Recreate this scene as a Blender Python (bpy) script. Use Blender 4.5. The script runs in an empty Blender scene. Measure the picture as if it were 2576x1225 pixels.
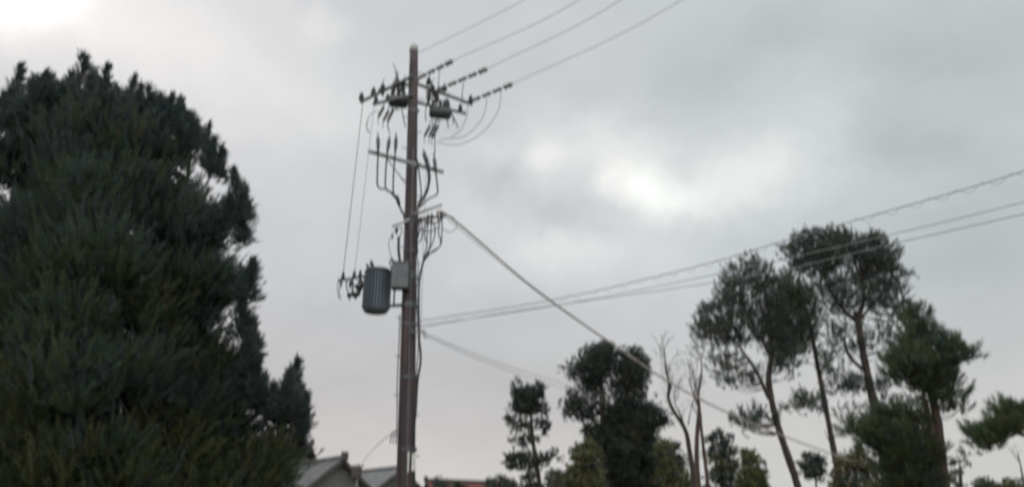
import bpy, math, random
import numpy as np
from mathutils import Vector
S = bpy.context.scene
R = math.radians
# ------------------------------------------------------------------ camera
F, CX, CY, PITCH, CH = 1983.0, 1287.5, 612.5, R(21.0), 1.6     # focal length in units of a 2575 px wide frame
cam = bpy.data.cameras.new('camera'); co = bpy.data.objects.new('camera', cam); S.collection.objects.link(co)
co.location = (0, 0, CH); co.rotation_euler = (R(90) + PITCH, 0, 0)
cam.sensor_width = 36; cam.lens = F * 36 / 2575; cam.clip_start = .1; cam.clip_end = 6000
cam.dof.use_dof = True; cam.dof.focus_distance = 2.6          # the handheld shot is soft: focus sits closer than the pole
cam.dof.aperture_fstop = 1.5; cam.dof.aperture_ratio = 2.0
S.camera = co
S.render.resolution_x, S.render.resolution_y = 1024, 487

def ray(px, py):
    v = np.array([(px - CX) / F, 1.0, (CY - py) / F])
    c, s = math.cos(PITCH), math.sin(PITCH)
    return np.array([v[0], v[1] * c - v[2] * s, v[1] * s + v[2] * c])
def P(px, py, Y):
    d = ray(px, py); return np.array([0, 0, CH]) + d * (Y / d[1])
def PH(px, py, z):
    d = ray(px, py); return np.array([0, 0, CH]) + d * ((z - CH) / d[2])
def azel(px, py):
    d = ray(px, py); d = d / np.linalg.norm(d)
    return math.atan2(d[0], d[1]), math.asin(d[2])

# ------------------------------------------------------------------ sky and sun
SUN_AZ, SUN_EL = azel(-60, -40)
W = bpy.data.worlds.new('World'); S.world = W; W.use_nodes = True
nt = W.node_tree; nt.nodes.clear(); L = nt.links.new
def N(t, **k):
    n = nt.nodes.new(t)
    for a, b in k.items(): setattr(n, a, b)
    return n
def M_(op, a, b=None, c=None):
    n = N('ShaderNodeMath', operation=op)
    for i, v in enumerate((a, b, c)):
        if v is None: continue
        if isinstance(v, (int, float)): n.inputs[i].default_value = v
        else: L(v, n.inputs[i])
    return n.outputs[0]
tc = N('ShaderNodeTexCoord'); sep = N('ShaderNodeSeparateXYZ'); L(tc.outputs['Generated'], sep.inputs[0])
def noise(scale, detail, rough, stretch=(1, 1, 1)):
    mp = N('ShaderNodeMapping'); mp.inputs['Scale'].default_value = stretch
    L(tc.outputs['Generated'], mp.inputs[0])
    n = N('ShaderNodeTexNoise'); n.inputs['Scale'].default_value = scale
    n.inputs['Detail'].default_value = detail; n.inputs['Roughness'].default_value = rough
    L(mp.outputs[0], n.inputs['Vector']); return n
az = M_('ARCTAN2', sep.outputs['X'], sep.outputs['Y']); el = M_('ARCSINE', sep.outputs['Z'])
wn = noise(5.0, 6, .58); ws = N('ShaderNodeSeparateColor'); L(wn.outputs['Color'], ws.inputs[0])
azw = M_('MULTIPLY_ADD', M_('SUBTRACT', ws.outputs[0], .5), .26, az)
elw = M_('MULTIPLY_ADD', M_('SUBTRACT', ws.outputs[1], .5), .17, el)
# cloud brightness: uneven deck with thin places where the sun comes through
blobs = [  # px, py, half width px, half height px, gain
 (-40, -40, 150, 100, .55), (200, -20, 420, 190, .24), (640, 210, 300, 130, .10), (800, 70, 70, 50, .08),
 (1665, 450, 80, 80, .27), (1450, 420, 60, 55, .18), (1750, 505, 110, 60, .19), (1880, 430, 90, 70, .13), (1660, 450, 330, 160, .08), (1560, 345, 210, 60, .12),
 (2060, 400, 150, 110, .09), (1440, 660, 200, 80, .16), (1250, 400, 160, 50, .06), (1150, 560, 120, 60, .05),
 (1250, 500, 120, 45, -.04), (1470, 565, 110, 40, -.09), (1260, 640, 90, 40, -.03), (1330, 480, 80, 40, -.04), (1860, 130, 240, 130, -.065), (1130, 330, 60, 40, -.04),
 (2330, 150, 300, 150, -.08), (2300, 370, 160, 55, -.07), (2450, 640, 330, 180, -.10), (800, 850, 320, 200, -.055), (1300, 1000, 700, 120, -.03),
 (1250, 950, 300, 130, -.04), (620, 560, 200, 200, .02), (2000, 220, 180, 50, .03)]
tot = None
for px, py, hw, hh, g in blobs:
    a, e = azel(px, py)
    da = M_('DIVIDE', M_('SUBTRACT', azw, a), hw / F * 1.05); de = M_('DIVIDE', M_('SUBTRACT', elw, e), hh / F)
    r2 = M_('ADD', M_('MULTIPLY', da, da), M_('MULTIPLY', de, de))
    v = M_('MULTIPLY', M_('EXPONENT', M_('MULTIPLY', r2, -1.0)), g)
    tot = v if tot is None else M_('ADD', tot, v)
n2 = noise(9.0, 7, .58, (1, 1, 2.0)); n3 = noise(2.0, 3, .5)
tot = M_('ADD', tot, M_('MULTIPLY', M_('SUBTRACT', n2.outputs[0], .5), .11))
tot = M_('ADD', tot, M_('MULTIPLY', M_('SUBTRACT', n3.outputs[0], .5), .06))
lum = M_('MAXIMUM', M_('ADD', tot, .61), .30)
# an overcast deck is brightest overhead; brightness added behind the camera lifts the dark foliage
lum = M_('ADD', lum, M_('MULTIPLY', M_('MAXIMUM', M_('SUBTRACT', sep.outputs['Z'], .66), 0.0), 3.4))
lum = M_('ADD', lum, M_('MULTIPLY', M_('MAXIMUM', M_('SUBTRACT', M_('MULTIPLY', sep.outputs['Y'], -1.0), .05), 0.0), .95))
# hue: slightly lavender left, blue grey right, warmer at the horizon
ramp = N('ShaderNodeValToRGB'); cr = ramp.color_ramp
cr.elements[0].position = 0; cr.elements[0].color = (1.0, .995, 1.03, 1)
cr.elements[1].position = 1; cr.elements[1].color = (.955, 1.005, 1.03, 1)
L(M_('MULTIPLY_ADD', az, 1.0, .5), ramp.inputs[0])
hor = N('ShaderNodeValToRGB'); hc = hor.color_ramp
hc.elements[0].position = 0.02; hc.elements[0].color = (1.05, .985, .93, 1)
hc.elements[1].position = .30; hc.elements[1].color = (1, 1, 1, 1)
k = hc.elements.new(.13); k.color = (1.06, .985, .945, 1)
L(M_('ABSOLUTE', sep.outputs['Z']), hor.inputs[0])
mulc = N('ShaderNodeVectorMath', operation='MULTIPLY'); L(ramp.outputs[0], mulc.inputs[0]); L(hor.outputs[0], mulc.inputs[1])
wr = N('ShaderNodeValToRGB'); wr.color_ramp.elements[0].position = .60; wr.color_ramp.elements[0].color = (.985, 1.0, .995, 1)
wr.color_ramp.elements[1].position = .85; wr.color_ramp.elements[1].color = (1.03, 1.01, .96, 1); L(lum, wr.inputs[0])
mul2 = N('ShaderNodeVectorMath', operation='MULTIPLY'); L(mulc.outputs[0], mul2.inputs[0]); L(wr.outputs[0], mul2.inputs[1])
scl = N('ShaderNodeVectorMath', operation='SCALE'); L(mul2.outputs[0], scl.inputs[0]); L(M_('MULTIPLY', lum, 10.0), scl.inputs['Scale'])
sky = N('ShaderNodeTexSky', sky_type='NISHITA'); sky.sun_disc = False; sky.sun_elevation = SUN_EL; sky.sun_rotation = SUN_AZ
mix = N('ShaderNodeMix', data_type='RGBA'); mix.inputs['Factor'].default_value = .97     # thin share of blue air behind the deck
L(sky.outputs[0], mix.inputs['A']); L(scl.outputs[0], mix.inputs['B'])
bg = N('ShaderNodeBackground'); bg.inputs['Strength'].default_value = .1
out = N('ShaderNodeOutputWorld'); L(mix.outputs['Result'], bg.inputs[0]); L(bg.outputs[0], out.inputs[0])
sun = bpy.data.lights.new('sun', 'SUN'); sun.energy = .9; sun.angle = R(14); sun.color = (1, .96, .9)
so = bpy.data.objects.new('sun', sun); S.collection.objects.link(so)
so.rotation_euler = Vector((-math.sin(SUN_AZ) * math.cos(SUN_EL), -math.cos(SUN_AZ) * math.cos(SUN_EL), -math.sin(SUN_EL))).to_track_quat('-Z', 'Y').to_euler()
S.view_settings.view_transform = 'Standard'; S.view_settings.look = 'None'; S.view_settings.exposure = 0; S.view_settings.gamma = 1

# ------------------------------------------------------------------ materials
def mat(name, c1, c2=None, scale=4, rough=.7, metal=0, stretch=(1, 1, 1), bump=0, coat=0, trans=None, lo=.35, hi=.65, spec=.5):
    m = bpy.data.materials.new(name); m.use_nodes = True; t = m.node_tree; b = t.nodes['Principled BSDF']
    b.inputs['Roughness'].default_value = rough; b.inputs['Metallic'].default_value = metal
    b.inputs['Specular IOR Level'].default_value = spec
    c2 = c2 or c1
    g = t.nodes.new('ShaderNodeTexCoord'); mp = t.nodes.new('ShaderNodeMapping'); mp.inputs['Scale'].default_value = stretch
    n = t.nodes.new('ShaderNodeTexNoise'); n.inputs['Scale'].default_value = scale; n.inputs['Detail'].default_value = 6
    r = t.nodes.new('ShaderNodeValToRGB'); r.color_ramp.elements[0].position = lo; r.color_ramp.elements[1].position = hi
    r.color_ramp.elements[0].color = (*c1, 1); r.color_ramp.elements[1].color = (*c2, 1)
    t.links.new(g.outputs['Object'], mp.inputs[0]); t.links.new(mp.outputs[0], n.inputs['Vector'])
    t.links.new(n.outputs[0], r.inputs[0]); t.links.new(r.outputs[0], b.inputs['Base Color'])
    if bump:
        bu = t.nodes.new('ShaderNodeBump'); bu.inputs['Strength'].default_value = bump; bu.inputs['Distance'].default_value = .02
        t.links.new(n.outputs[0], bu.inputs['Height']); t.links.new(bu.outputs[0], b.inputs['Normal'])
    if trans:
        tr = t.nodes.new('ShaderNodeBsdfTranslucent'); t.links.new(r.outputs[0], tr.inputs[0])
        mx = t.nodes.new('ShaderNodeMixShader'); mx.inputs[0].default_value = trans
        o = t.nodes['Material Output']; t.links.new(b.outputs[0], mx.inputs[1]); t.links.new(tr.outputs[0], mx.inputs[2]); t.links.new(mx.outputs[0], o.inputs[0])
    return m
needle_blue = mat('needle_blue', (.054, .082, .086), (.082, .106, .098), 1.3, .45, trans=.42)
needle_tip = mat('needle_tip', (.085, .095, .042), (.12, .105, .048), 2.3, .5, trans=.2)
needle_dark = mat('needle_dark', (.054, .082, .076), (.080, .106, .086), 1.1, .5, trans=.42)
needle_green = mat('needle_green', (.048, .086, .046), (.092, .118, .054), 1.4, .5, trans=.45)
conifer_m = mat('conifer_foliage', (.048, .068, .058), (.072, .090, .068), 1.1, .55, trans=.4)
olive_m = mat('olive_foliage', (.10, .12, .045), (.14, .14, .06), 1.2, .6, trans=.25)
brown_m = mat('dry_foliage', (.10, .085, .05), (.14, .11, .065), 1.5, .7, trans=.2)
bark = mat('pine_bark', (.018, .017, .018), (.068, .048, .043), 5, .9, stretch=(1, 1, .3), bump=.8)
bark_dark = mat('dark_bark', (.035, .03, .03), (.07, .055, .05), 5, .9, stretch=(1, 1, .3), bump=.8)
bark_red = mat('reddish_bark', (.050, .034, .030), (.095, .062, .052), 6, .9, stretch=(1, 1, .25), bump=.6)
pole_m = mat('weathered_brown_pole', (.040, .032, .037), (.098, .066, .068), 7, .75, stretch=(1, 1, .06), bump=.25)
galv = mat('galvanised_steel', (.22, .23, .24), (.32, .33, .34), 9, .5, .5)
galv_dark = mat('dull_steel', (.10, .11, .12), (.16, .17, .18), 9, .55, .4)
tank_m = mat('painted_tank', (.095, .125, .155), (.13, .16, .19), 4, .45, .1, stretch=(1, 1, .3))
box_m = mat('grey_box_paint', (.10, .115, .125), (.15, .165, .175), 5, .5)
switch_m = mat('switch_paint', (.05, .06, .068), (.08, .09, .10), 6, .5)
porc = mat('insulator_porcelain', (.20, .21, .22), (.30, .31, .32), 8, .3)
porc_dark = mat('dark_porcelain', (.045, .05, .055), (.075, .08, .09), 8, .35)
rubber = mat('black_cable', (.022, .022, .028), (.04, .04, .048), 6, .55)
wire_m = mat('wire_sheath', (.20, .21, .22), (.27, .28, .29), 3, .6)
beige_m = mat('brown_cable', (.40, .34, .32), (.50, .44, .42), 3, .7)
white_m = mat('white_plate', (.62, .62, .60), (.72, .72, .70), 4, .5)
cap_m = mat('grey_cap', (.42, .44, .44), (.5, .52, .52), 4, .6)
tile_m = mat('grey_roof_tile', (.075, .078, .085), (.125, .128, .135), 1.6, .55, bump=.2)
tile_light = mat('light_roof_tile', (.11, .118, .125), (.165, .172, .18), 1.6, .5, bump=.2)
tile_dark = mat('dark_roof_tile', (.04, .04, .045), (.075, .072, .075), 1.6, .6, bump=.2)
red_roof = mat('red_metal_roof', (.12, .03, .026), (.18, .045, .036), 1.5, .5)
plaster = mat('grey_plaster', (.13, .13, .13), (.18, .175, .17), 1.2, .85)
fascia = mat('dark_fascia', (.045, .04, .04), (.075, .065, .06), 3, .7)
glass = mat('window_glass', (.03, .035, .04), (.05, .055, .06), 1, .12)
ground_m = mat('grass_ground', (.05, .06, .03), (.11, .10, .06), .6, .95)
asphalt = mat('asphalt', (.045, .045, .047), (.065, .065, .066), 20, .9)
paint_m = mat('road_paint', (.65, .65, .63), (.78, .78, .76), 3, .7)
kerb_m = mat('kerb_concrete', (.28, .28, .27), (.38, .38, .36), 5, .9)

# ------------------------------------------------------------------ mesh helpers
class MB:
    def __init__(s): s.v = []; s.f = []; s.fm = []; s.n = 0; s.cur = 0
    def add(s, vs, fs):
        vs = np.asarray(vs, float).reshape(-1, 3); s.v.append(vs)
        for f in fs: s.f.append(tuple(i + s.n for i in f)); s.fm.append(s.cur)
        s.n += len(vs)
    def box(s, c, size, ux=(1, 0, 0), uz=(0, 0, 1)):
        ux = np.array(ux, float); ux /= np.linalg.norm(ux); uz = np.array(uz, float)
        uy = np.cross(uz, ux); uy /= np.linalg.norm(uy); uz = np.cross(ux, uy)
        c = np.array(c, float); h = np.array(size) / 2; vs = []
        for z in (-1, 1):
            for x, y in ((-1, -1), (1, -1), (1, 1), (-1, 1)): vs.append(c + ux * x * h[0] + uy * y * h[1] + uz * z * h[2])
        s.add(vs, [(0, 3, 2, 1), (4, 5, 6, 7), (0, 1, 5, 4), (1, 2, 6, 5), (2, 3, 7, 6), (3, 0, 4, 7)])
    def bar(s, a, b, w, h):
        a, b = np.array(a, float), np.array(b, float); d = b - a
        up = (0, 0, 1) if abs(d[2]) < .9 * np.linalg.norm(d) else (0, 1, 0)
        s.box((a + b) / 2, (np.linalg.norm(d), w, h), d, up)
    def tube(s, pts, r, n=8, caps=True, jitter=0):
        pts = np.array(pts, float); k = len(pts); r = np.ones(k) * r if np.isscalar(r) else np.array(r, float)
        t = np.gradient(pts, axis=0); t /= np.linalg.norm(t, axis=1)[:, None] + 1e-9
        ref = np.array([0, 0, 1.]) if abs(t[:, 2]).mean() < .8 else np.array([0, 1., 0])
        u = np.cross(t, ref); u /= np.linalg.norm(u, axis=1)[:, None] + 1e-9; v = np.cross(t, u)
        a = np.arange(n) * 2 * math.pi / n
        ring = pts[:, None] + r[:, None, None] * (np.cos(a)[None, :, None] * u[:, None] + np.sin(a)[None, :, None] * v[:, None])
        fs = [(i * n + j, i * n + (j + 1) % n, (i + 1) * n + (j + 1) % n, (i + 1) * n + j) for i in range(k - 1) for j in range(n)]
        if caps: fs += [tuple(range(n))[::-1], tuple((k - 1) * n + j for j in range(n))]
        s.add(ring.reshape(-1, 3), fs)
    def lathe(s, base, axis, prof, n=16):            # prof: (distance along axis, radius)
        base = np.array(base, float); axis = np.array(axis, float); axis /= np.linalg.norm(axis)
        ref = np.array([1., 0, 0]) if abs(axis[0]) < .8 else np.array([0, 1., 0])
        u = np.cross(axis, ref); u /= np.linalg.norm(u); v = np.cross(axis, u); a = np.arange(n) * 2 * math.pi / n
        vs = [base + axis * h + (u * math.cos(q) + v * math.sin(q)) * max(r, 1e-4) for h, r in prof for q in a]
        k = len(prof)
        s.add(vs, [(i * n + j, i * n + (j + 1) % n, (i + 1) * n + (j + 1) % n, (i + 1) * n + j) for i in range(k - 1) for j in range(n)] + [tuple(range(n))[::-1], tuple((k - 1) * n + j for j in range(n))])
    def build(s, name, mats, parent=None, smooth=False):
        me = bpy.data.meshes.new(name); vs = np.concatenate(s.v)
        org = np.array(parent.location) if parent is not None and parent.parent is None else np.zeros(3)
        base = np.zeros(3)
        if parent is None: base = np.array([vs[:, 0].mean(), vs[:, 1].mean(), vs[:, 2].min()])
        elif parent is not None: base = np.array(parent['_o'])
        me.from_pydata((vs - base).tolist(), [], s.f); 
        mats = mats if isinstance(mats, (list, tuple)) else [mats]
        [me.materials.append(m) for m in mats if m]
        if len(mats) > 1: me.polygons.foreach_set('material_index', s.fm)
        if smooth:
            me.polygons.foreach_set('use_smooth', [True] * len(me.polygons))
        me.update(); o = bpy.data.objects.new(name, me); S.collection.objects.link(o)
        if parent is None: o.location = base; o['_o'] = base.tolist()
        else: o.parent = parent; o['_o'] = list(parent['_o'])
        return o
def thing(name, loc):
    o = bpy.data.objects.new(name, None); S.collection.objects.link(o); o.location = loc; o['_o'] = [float(c) for c in loc]; return o
def tag(o, label, cat, group=None, kind=None):
    if label: o['label'] = label
    if cat: o['category'] = cat
    if group: o['group'] = group
    if kind: o['kind'] = kind
    return o
def spline(pts, k=6):
    p = np.array(pts, float)
    if len(p) < 3: return np.array([p[0] + (p[-1] - p[0]) * t for t in np.linspace(0, 1, k * 2)])
    e = np.vstack([2 * p[0] - p[1], p, 2 * p[-1] - p[-2]]); o = []
    for i in range(1, len(e) - 2):
        for t in np.arange(k) / k:
            o.append(.5 * (2 * e[i] + (e[i + 1] - e[i - 1]) * t + (2 * e[i - 1] - 5 * e[i] + 4 * e[i + 1] - e[i + 2]) * t * t + (3 * e[i] - e[i - 1] - 3 * e[i + 1] + e[i + 2]) * t ** 3))
    o.append(p[-1]); return np.array(o)
def wire(name, pts, r, m, label, cat='cable', group=None, k=8, n=6, ext=0):
    q = spline(pts, k)
    if ext: q = np.vstack([q, q[-1] + unit(q[-1] - q[-2]) * ext])     # runs on past the edge of the view
    b = MB(); b.tube(q, r, n); return tag(b.build(name, m, None, True), label, cat, group)

# ------------------------------------------------------------------ ground and road (below the frame)
g = MB(); s0 = 3000; g.add([(-s0, -s0, 0), (s0, -s0, 0), (s0, s0, 0), (-s0, s0, 0)], [(0, 1, 2, 3)])
tag(g.build('ground', ground_m), None, None, kind='structure')
g = MB(); g.add([(-200, -4.5, .004), (200, -4.5, .004), (200, 4, .004), (-200, 4, .004)], [(0, 1, 2, 3)])
tag(g.build('road', asphalt), None, None, kind='structure')
g = MB()
for i in range(-14, 15): g.add([(i * 10, -.33, .008), (i * 10 + 5, -.33, .008), (i * 10 + 5, -.18, .008), (i * 10, -.18, .008)], [(0, 1, 2, 3)])
tag(g.build('road_marking', paint_m), None, None, kind='structure')
g = MB(); g.box((0, 4.1, .0625), (400, .18, .125)); g.box((0, -4.6, .0625), (400, .18, .125))
tag(g.build('kerb', kerb_m), None, None, kind='structure')

# ------------------------------------------------------------------ foliage
def unit(a): return a / (np.linalg.norm(a, axis=-1, keepdims=True) + 1e-9)
def shoots(rng, pos, dirs, M, slen, nlen, w, ang, jit=.25):
    """pos,dirs (K,3): each shoot carries M needle blades; returns verts (K*M*3,3)"""
    K = len(pos); t = rng.random((K, M, 1)); sl = slen * rng.uniform(.35, 1.6, (K, 1, 1))
    base = pos[:, None] + dirs[:, None] * t * sl
    rnd = unit(rng.normal(size=(K, M, 3))); perp = unit(np.cross(dirs[:, None], rnd))
    a = ang * rng.uniform(.5, 1.2, (K, M, 1)) * (1.1 - .5 * t)
    nd = unit(dirs[:, None] * np.cos(a) + perp * np.sin(a) + rng.normal(size=(K, M, 3)) * jit * .3)
    ln = nlen * rng.uniform(.65, 1.25, (K, M, 1)) * (1.15 - .45 * t)
    side = unit(np.cross(nd, unit(rng.normal(size=(K, M, 3))))) * w / 2
    return np.stack([base - side, base + side, base + nd * ln], 2).reshape(-1, 3)
def leaf_quads(rng, pos, M, r, ln, w):
    K = len(pos); c = pos[:, None] + unit(rng.normal(size=(K, M, 3))) * r * rng.random((K, M, 1)) ** .4
    a = unit(rng.normal(size=(K, M, 3)) * [1, 1, .8] + [0, 0, .1]); b = unit(np.cross(a, rng.normal(size=(K, M, 3))))
    L_ = ln * rng.uniform(.6, 1.2, (K, M, 1)) / 2
    return np.stack([c - a * L_, c + b * w / 2, c + a * L_, c - b * w / 2], 2).reshape(-1, 3)
def mesh_np(name, verts, per, mats, midx, parent):
    base = np.array(parent['_o']); me = bpy.data.meshes.new(name); nv = len(verts); nf = nv // per
    me.vertices.add(nv); me.vertices.foreach_set('co', (verts - base).astype(np.float32).ravel())
    me.loops.add(nv); me.loops.foreach_set('vertex_index', np.arange(nv, dtype=np.int32))
    me.polygons.add(nf); me.polygons.foreach_set('loop_start', (np.arange(nf) * per).astype(np.int32))
    for m in mats: me.materials.append(m)
    me.polygons.foreach_set('material_index', midx.astype(np.int32))
    me.update(calc_edges=True); o = bpy.data.objects.new(name, me); S.collection.objects.link(o); o.parent = parent; return o
def inside(poly, x, y):
    poly = np.array(poly, float); n = len(poly); c = np.zeros(len(x), bool); j = n - 1
    for i in range(n):
        xi, yi = poly[i]; xj, yj = poly[j]
        k = ((yi > y) != (yj > y)) & (x < (xj - xi) * (y - yi) / (yj - yi + 1e-12) + xi); c ^= k; j = i
    return c
def edged(poly, x, y):
    poly = np.array(poly, float); d = np.full(len(x), 1e9); q = np.stack([x, y], 1)
    for i in range(len(poly)):
        a, b = poly[i], poly[(i + 1) % len(poly)]; ab = b - a
        t = np.clip(((q - a) @ ab) / (ab @ ab + 1e-9), 0, 1); d = np.minimum(d, np.linalg.norm(q - a - t[:, None] * ab, axis=1))
    return d
def sample(rng, poly, sp, inset=0, tries=6):
    p = np.array(poly, float); x0, y0 = p.min(0); x1, y1 = p.max(0)
    n = int((x1 - x0) * (y1 - y0) / (sp * sp) * tries) + 20
    X = rng.uniform(x0, x1, n); Yp = rng.uniform(y0, y1, n); ok = inside(poly, X, Yp); X, Yp = X[ok], Yp[ok]
    e = edged(poly, X, Yp); k = e > inset; X, Yp, e = X[k], Yp[k], e[k]; keep = []
    for i in range(len(X)):
        if all((X[i] - X[j]) ** 2 + (Yp[i] - Yp[j]) ** 2 > sp * sp for j in keep): keep.append(i)
    return X[keep], Yp[keep], e[keep]
def tree(name, label, cat, group, Y, trunks, polys, seed, sp=24, cr=.45, nt=14, M=30, slen=.15, nlen=.16, w=.014, ang=.9, up=.6,
         thick=2.0, mats=(None,), mprob=(1,), barkm=None, leaf=False, layers=1.6, branches=True, trunk_r=.15, extra=None, brr=.03, holes=(), low=None, stubs=0):
    """trunks: list of (list of (px,py) top->bottom or (px,py,dY), r_top, r_bottom); the first is run down to the ground"""
    rng = np.random.default_rng(seed)
    t0 = trunks[0][0]; foot = P(t0[-1][0], t0[-1][1], Y); 
    root = thing(name, (float(foot[0]), float(Y), 0)); tag(root, label, cat, group)
    nodes = []; tb = MB()
    for i, (pts, r0, r1) in enumerate(trunks):
        pp = [P(q[0], q[1], Y + (q[2] if len(q) > 2 else 0)) for q in pts]
        if i == 0:
            d = pp[-1] - pp[-2]; z = pp[-1][2]
            if z > .1:
                g_ = pp[-1] + d / max(abs(d[2]), 1e-3) * z * .7; pp.append(np.array([g_[0], Y, -.05]))
        sm = spline(pp, 6); rr = np.linspace(r0, r1, len(sm)) * (1 + rng.uniform(-.09, .09, len(sm)))
        tb.tube(sm, rr, 9); nodes.append(sm)
        if i == 0 and stubs:
            for q in range(stubs):
                j = rng.integers(2, len(sm) - 8) if len(sm) > 12 else 1; d = unit(np.array([rng.normal(), rng.normal(), .35])); l_ = rng.uniform(.25, 1.1)
                tb.tube(spline([sm[j], sm[j] + d * l_ * .5 + [0, 0, .04], sm[j] + d * l_ + rng.normal(size=3) * .08], 3), np.linspace(.045, .01, 7), 5, False)
    nodes = np.concatenate(nodes)
    C = []; E = []
    for poly in polys:
        spp = sp; dens = 1
        if isinstance(poly, dict): spp = poly.get('sp', sp); dens = poly.get('d', 1); poly = poly['p']
        X, Yp, e = sample(rng, poly, spp, inset=min(spp * .3, 7))
        for x, y, ee in zip(X, Yp, e):
            em = ee / F * Y * 1.05; h = min(thick, em * 1.0 + .15)
            nl = max(1, int(round(layers * dens * (1 if h < .6 else 1.5) + rng.uniform(-.5, .5))))
            for q in range(nl): C.append(P(x, y, Y + rng.uniform(-h, h))); E.append(h)
    C = np.array(C)
    def proj(q):
        q = q - [0, 0, CH]; c, s = math.cos(PITCH), math.sin(PITCH); d = q[:, 1] * c + q[:, 2] * s; return CX + F * q[:, 0] / d, CY - F * (q[:, 2] * c - q[:, 1] * s) / d
    cen = C.mean(0)
    if branches:
        bb = tb
        for c in C:
            lower = nodes[nodes[:, 2] < c[2] + .3]
            if not len(lower) : continue
            dist = np.linalg.norm(lower - c, axis=1) + .4 * np.abs((c[2] - lower[:, 2]) - .45 * np.linalg.norm((lower - c)[:, :2], axis=1))
            a = lower[dist.argmin()]; m_ = (a + c) / 2 + np.array([0, 0, -.12 * np.linalg.norm(c - a)]) + rng.normal(size=3) * .06
            ln = np.linalg.norm(c - a); bb.tube(spline([a, m_, c], 3), np.linspace(brr * min(1, .3 + ln * .3), .008, 7), 5, False)
    tb.build('trunk', barkm, root, True)
    if low:
        nb = 95; bc = C[rng.choice(len(C), nb, False)]; dm = np.linalg.norm((C[:, None] - bc[None]) * [1, 1, 1.3], axis=2); bi = dm.argmin(1)
        C = C + (bc[bi] - C) * np.clip(.42 * rng.uniform(.4, 1.2, (len(C), 1)), 0, .6); C[:, 2] -= .10 * np.linalg.norm((C - bc[bi])[:, :2], axis=1) * 2
    K = len(C) * nt; cc = np.repeat(C, nt, 0); sz = cr * np.repeat(rng.uniform(.45, 1.5, len(C)), nt)[:, None]
    off = unit(rng.normal(size=(K, 3))) * rng.random((K, 1)) ** .45 * sz * [1, 1, .75]
    pos = cc + off
    dr = unit(unit(off) * .55 + unit((cc - cen) * [1, 1, .4]) * .35 + np.array([0, 0, up]) + rng.normal(size=(K, 3)) * .22)
    if holes:
        x, y = proj(pos)
        for hx_, hy_, hr in holes:
            k = (x - hx_) ** 2 / hr ** 2 + (y - hy_ - 6) ** 2 / (hr * 1.5) ** 2 < rng.uniform(.6, 1.5, len(x)); pos[k] += [0, 0, -.9] ; pos[k] += rng.normal(size=(k.sum(), 3)) * .12
    if leaf: V = leaf_quads(rng, pos, M, cr * .35, nlen, w); per = 4
    else: V = shoots(rng, pos, dr, M, slen, nlen, w, ang); per = 3
    if extra is not None:
        V = np.concatenate([V, extra(rng)]); 
    cm = rng.choice(len(mats), size=len(C), p=np.array(mprob) / sum(mprob))
    if low:
        nv_ = np.sin(C[:, 0] * 1.3 + 1) * np.sin(C[:, 2] * 1.9) + rng.normal(size=len(C)) * .5 - (C[:, 2] - 5.5) * .38 + rng.normal(size=nb)[bi] * .55
        cm[nv_ > .35] = 1; cm[nv_ > 1.5] = 2
    mi = np.repeat(cm, nt * M)
    fl = rng.random(len(mi)) < .15; mi[fl] = rng.choice(len(mats), fl.sum(), p=np.array(mprob) / sum(mprob))
    nf = len(V) // per
    if nf > len(mi): mi = np.concatenate([mi, np.zeros(nf - len(mi), int)])
    mesh_np('crown', V, per, mats, mi, root)
    return root
def c6(l): return [(1196 + .336 * x, 813.5 + .336 * y) for x, y in l]
def c7(l): return [(1674.8 + .5625 * x, 535.9 + .5625 * y) for x, y in l]
def c3(l): return [(670 + .336 * x, 813.5 + .336 * y) for x, y in l]

# --- the big tree on the left
YL = 15.0
big = [(-60, 360), (0, 290), (30, 255), (80, 270), (150, 250), (190, 235), (225, 235), (285, 270), (330, 280), (390, 300), (440, 335), (470, 370),
       (470, 410), (475, 455), (515, 500), (560, 520), (580, 560), (560, 610), (545, 660), (570, 720), (540, 780), (540, 820), (565, 870), (565, 920), (575, 1000),
       (600, 1060), (650, 1090), (700, 1110), (705, 1160), (690, 1260), (600, 1400), (300, 1500), (0, 1480), (-160, 1400), (-200, 1100), (-160, 800), (-110, 560), (-30, 480)]
plumes = [(207, 145, 90, 22), (45, 176, 90, 22), (108, 196, 45, 22), (266, 182, 70, 15), (335, 205, 80, 14), (376, 230, 50, 18), (428, 252, 50, 20), (462, 280, 40, 20),
          (517, 328, 90, 15), (546, 385, 60, 17), (588, 440, 100, 20), (612, 485, 70, 14), (606, 560, 50, 18), (622, 665, 90, 18), (602, 690, 60, 20),
          (607, 765, 80, 18), (630, 820, 75, 16), (615, 870, 80, 22), (643, 915, 80, 14), (655, 960, 80, 16), (688, 985, 60, 14), (736, 918, 120, 19), (715, 965, 90, 18), (762, 1003, 80, 10),
          (745, 1060, 80, 14), (700, 1010, 80, 22), (-5, 300, 60, 26), (150, 220, 40, 22), (20, 240, 50, 22), (490, 320, 50, 18), (190, 205, 50, 20), (235, 195, 50, 16), (300, 232, 60, 20), (85, 215, 60, 24), (128, 205, 60, 18), (178, 195, 70, 16), (248, 212, 60, 18), (320, 245, 60, 20), (355, 228, 70, 16), (402, 255, 70, 18), (447, 262, 70, 12), (478, 300, 70, 16), (528, 362, 70, 12), (575, 510, 60, 18), (625, 850, 70, 14), (575, 930, 90, 26), (632, 945, 70, 12), (725, 945, 90, 18), (742, 985, 80, 14)]
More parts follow.
